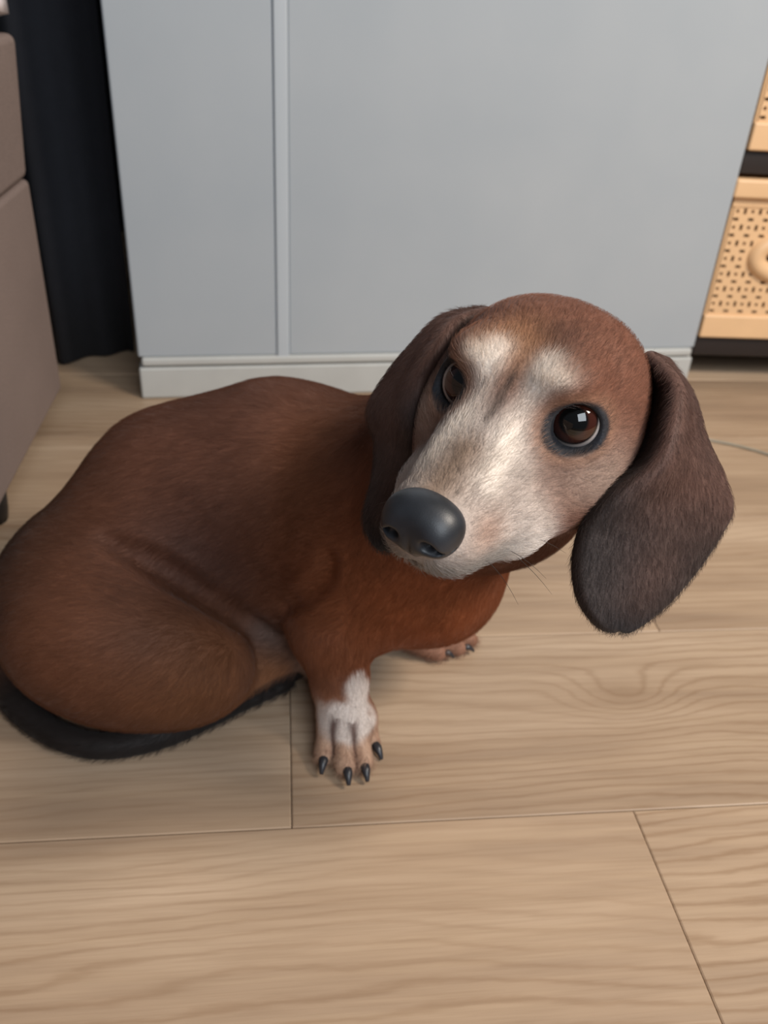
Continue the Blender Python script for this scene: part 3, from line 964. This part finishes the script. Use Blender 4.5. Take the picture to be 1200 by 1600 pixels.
for (fo, fr, rr, dm) in (
    ((775, 500, .445), (765, 488, .440), (750, 486, .448), .444),
    ((742, 520, .445), (716, 506, .428), (690, 497, .442), .434),
    ((718, 560, .450), (690, 545, .420), (640, 545, .444), .428),
    ((706, 610, .455), (664, 592, .418), (601, 592, .448), .428),
    ((700, 652, .455), (655, 640, .418), (574, 642, .450), .428),
    ((696, 705, .450), (664, 695, .420), (586, 692, .450), .430),
    ((685, 752, .436), (670, 748, .424), (582, 748, .448), .431),
    ((668, 804, .436), (660, 802, .428), (568, 802, .446), .433),
    ((644, 840, .438), (638, 840, .433), (574, 836, .444), .436),
    ((606, 860, .440), (604, 861, .438), (596, 860, .441), .439)):
    mp = ((fr[0] + rr[0]) / 2, (fr[1] + rr[1]) / 2, dm)
    LE_ROWS.append((fo, fr, mp, rr))
EAR_R = ear(RE_ROWS, 'dark brown hanging ear, broad and blackish towards its tip', False)
EAR_L = ear(LE_ROWS, 'dark brown hanging ear, partly behind the face', True)

# ---- claws
CLAW = simple('dark_claw', (46, 46, 50), 0.35)
def claw_mesh():
    P = catmull([(0, 0, 0), (0.0040, 0, 0.0008), (0.0082, 0, -0.0006), (0.0115, 0, -0.0036)], np.linspace(0, 3, 9))
    o = tube('claw', P, list(np.interp(np.linspace(0, 1, 9), [0, 0.4, 1], [0.0032, 0.0028, 0.0010])), CLAW, dog, 10)
    return o
proto = claw_mesh(); first = True
for (a, b, r) in TOES + FT[:2]:
    dv = (b - a); dv[2] = 0; dv /= np.linalg.norm(dv)
    o = proto if first else share('claw', proto.data, dog, (0, 0, 0))
    first = False
    o.location = tuple(b + dv * r * 0.62 + np.array([0, 0, r * 0.12]) - DOGO)
    o.rotation_euler = (0, 0, math.atan2(dv[1], dv[0]))
    o.scale = (0.9, 1.12, 1.1) if r > 0.005 and b[1] < 0.45 else (0.75, 0.9, 0.9)

# ---- short fur
def tangent(v, n):
    v = v - (v * n).sum(1)[:, None] * n
    return v / (np.linalg.norm(v, axis=1)[:, None] + 1e-9)

def fur(name, P, N, Flow, C, length, lift, parent, rad=0.000042):
    n = len(P); k = 4
    T = tangent(Flow, N)
    Sd = np.cross(N, T)
    T = tangent(T + Sd * rng.normal(0, 0.22, n)[:, None], N)
    ln = length * rng.uniform(0.7, 1.25, n)
    pts = np.empty((n, k, 3))
    for i in range(k):
        s = i / (k - 1)
        pts[:, i] = P + (T * (s * (0.75 + 0.25 * s))[..., None] if False else T * s) * ln[:, None] + N * (ln * lift * (s - 0.55 * s * s))[:, None]
    cu = bpy.data.hair_curves.new(name)
    cu.add_curves([k] * n)
    cu.attributes['position'].data.foreach_set('vector', (pts.reshape(-1, 3) - DOGO).astype(np.float32).ravel())
    ra = cu.attributes.get('radius') or cu.attributes.new('radius', 'FLOAT', 'POINT')
    ra.data.foreach_set('value', np.tile(np.array([1.0, 0.9, 0.7, 0.25]) * rad, n).astype(np.float32))
    ca_ = cu.attributes.new('coat', 'FLOAT_COLOR', 'CURVE')
    C = np.clip(C * rng.uniform(0.78, 1.24, n)[:, None], 0.002, 0.92)
    ca_.data.foreach_set('color', np.concatenate([C, np.ones((n, 1))], 1).astype(np.float32).ravel())
    cu.materials.append(HAIRM)
    o = bpy.data.objects.new(name, cu); COL.objects.link(o); o.parent = parent
    o['kind'] = 'stuff'
    return o
_h = NT('fur_strand')
_a = _h.n('ShaderNodeAttribute'); _a.attribute_name = 'coat'
_h.base(_a.outputs['Color']); _h.p(Roughness=0.5); _h.bsdf.inputs['Specular IOR Level'].default_value = 0.3
HAIRM = _h.m

def scatter(P, Q4, n):
    a, b, c, e = P[Q4[:, 0]], P[Q4[:, 1]], P[Q4[:, 2]], P[Q4[:, 3]]
    ar = np.linalg.norm(np.cross(c - a, e - b), axis=1)
    f = rng.choice(len(Q4), n, p=ar / ar.sum())
    u, v = rng.random(n)[:, None], rng.random(n)[:, None]
    w = [(1 - u) * (1 - v), u * (1 - v), u * v, (1 - u) * v]
    return f, w
def interp(A, Q4, f, w): return sum(w[i] * A[Q4[f, i]] for i in range(4))
f_, w_ = scatter(V, Q, 300000)
hp = interp(V, Q, f_, w_); hn = interp(NRM, Q, f_, w_); hn /= np.linalg.norm(hn, axis=1)[:, None]
hl = toL(hp)
keep = (hp[:, 2] > 0.004)
for cc, dr, RE, s in EYES:
    q = (hl - (cc + dr * EYE_R)) @ RE
    keep &= np.sqrt((q[:, 0] / 1.28) ** 2 + q[:, 2] ** 2 + (q[:, 1] * 0.6) ** 2) > 0.0112
keep &= NF.eval(hl) > 0.0012
hp, hn, hl = hp[keep], hn[keep], hl[keep]
hc = coat(hp)
isd = np.linalg.norm(hl - np.array([0, 0.0, -0.01]), axis=1) < 0.095
flow = np.tile(np.array([-0.8, 0.15, -0.55]), (len(hp), 1))
leg = (np.linalg.norm(hp[:, :2] - np.array([-0.02, 0.435]), axis=1) < 0.045) & (hp[:, 2] < 0.09)
flow[leg] = (0.0, -0.25, -1.0)
hflow = np.stack([hl[:, 0] * 9, np.full(len(hl), -1.0), 0.25 + hl[:, 2] * 6], 1) @ HR.T
flow[isd] = hflow[isd]
neck = (~isd) & (hp[:, 0] > -0.02)
flow[neck & ~leg] = (-0.35, 0.1, -1.0)
wisp = np.stack([vnoise(hp, 45, 21), vnoise(hp, 45, 22), vnoise(hp, 45, 23)], 1) - 0.5
flow = flow / np.linalg.norm(flow, axis=1)[:, None] + wisp * 0.45
hlen = np.where(isd, 0.0050, 0.0075)
hlen = np.where(leg & (hp[:, 2] < 0.05), 0.0035, hlen)
body_o = [o for o in dog.children if o.name.startswith('body')][0]
fur('fur', hp, hn, flow, hc, hlen, 0.42, body_o)
for (eo, eP, eQ, eC) in (EAR_R, EAR_L):
    f_, w_ = scatter(eP, eQ, 26000)
    a, b, c = eP[eQ[f_, 0]], eP[eQ[f_, 1]], eP[eQ[f_, 2]]
    en = np.cross(b - a, c - a); en /= np.linalg.norm(en, axis=1)[:, None] + 1e-9
    ep = interp(eP, eQ, f_, w_)
    fur('fur', ep, en, np.tile(np.array([0.0, 0, -1.0]), (len(ep), 1)) + rng.normal(0, 0.15, (len(ep), 3)), interp(eC, eQ, f_, w_), 0.0045, 0.30, eo)

# ---- whiskers
WH = simple('whisker_hair', (40, 34, 32), 0.5)
for s, y0, z0, ln_, up_ in ((-1, 0.052, -0.037, 0.028, -0.2), (-1, 0.046, -0.040, 0.034, -0.45), (-1, 0.040, -0.038, 0.030, 0.05), (-1, 0.058, -0.041, 0.024, -0.6), (1, 0.052, -0.037, 0.028, -0.2), (1, 0.046, -0.040, 0.032, -0.4)):
    p0 = np.array([s * 0.020, y0, z0])
    dr_ = np.array([s * 0.75, -0.45, up_]); dr_ /= np.linalg.norm(dr_)
    pp = [W(*(p0 + dr_ * ln_ * q + np.array([0, 0, -0.010]) * q * q)) - DOGO for q in np.linspace(0, 1, 7)]
    tube('whisker', pp, [0.00018, 0.00017, 0.00015, 0.00013, 0.0001, 0.00008, 0.00004], WH, dog, 5)
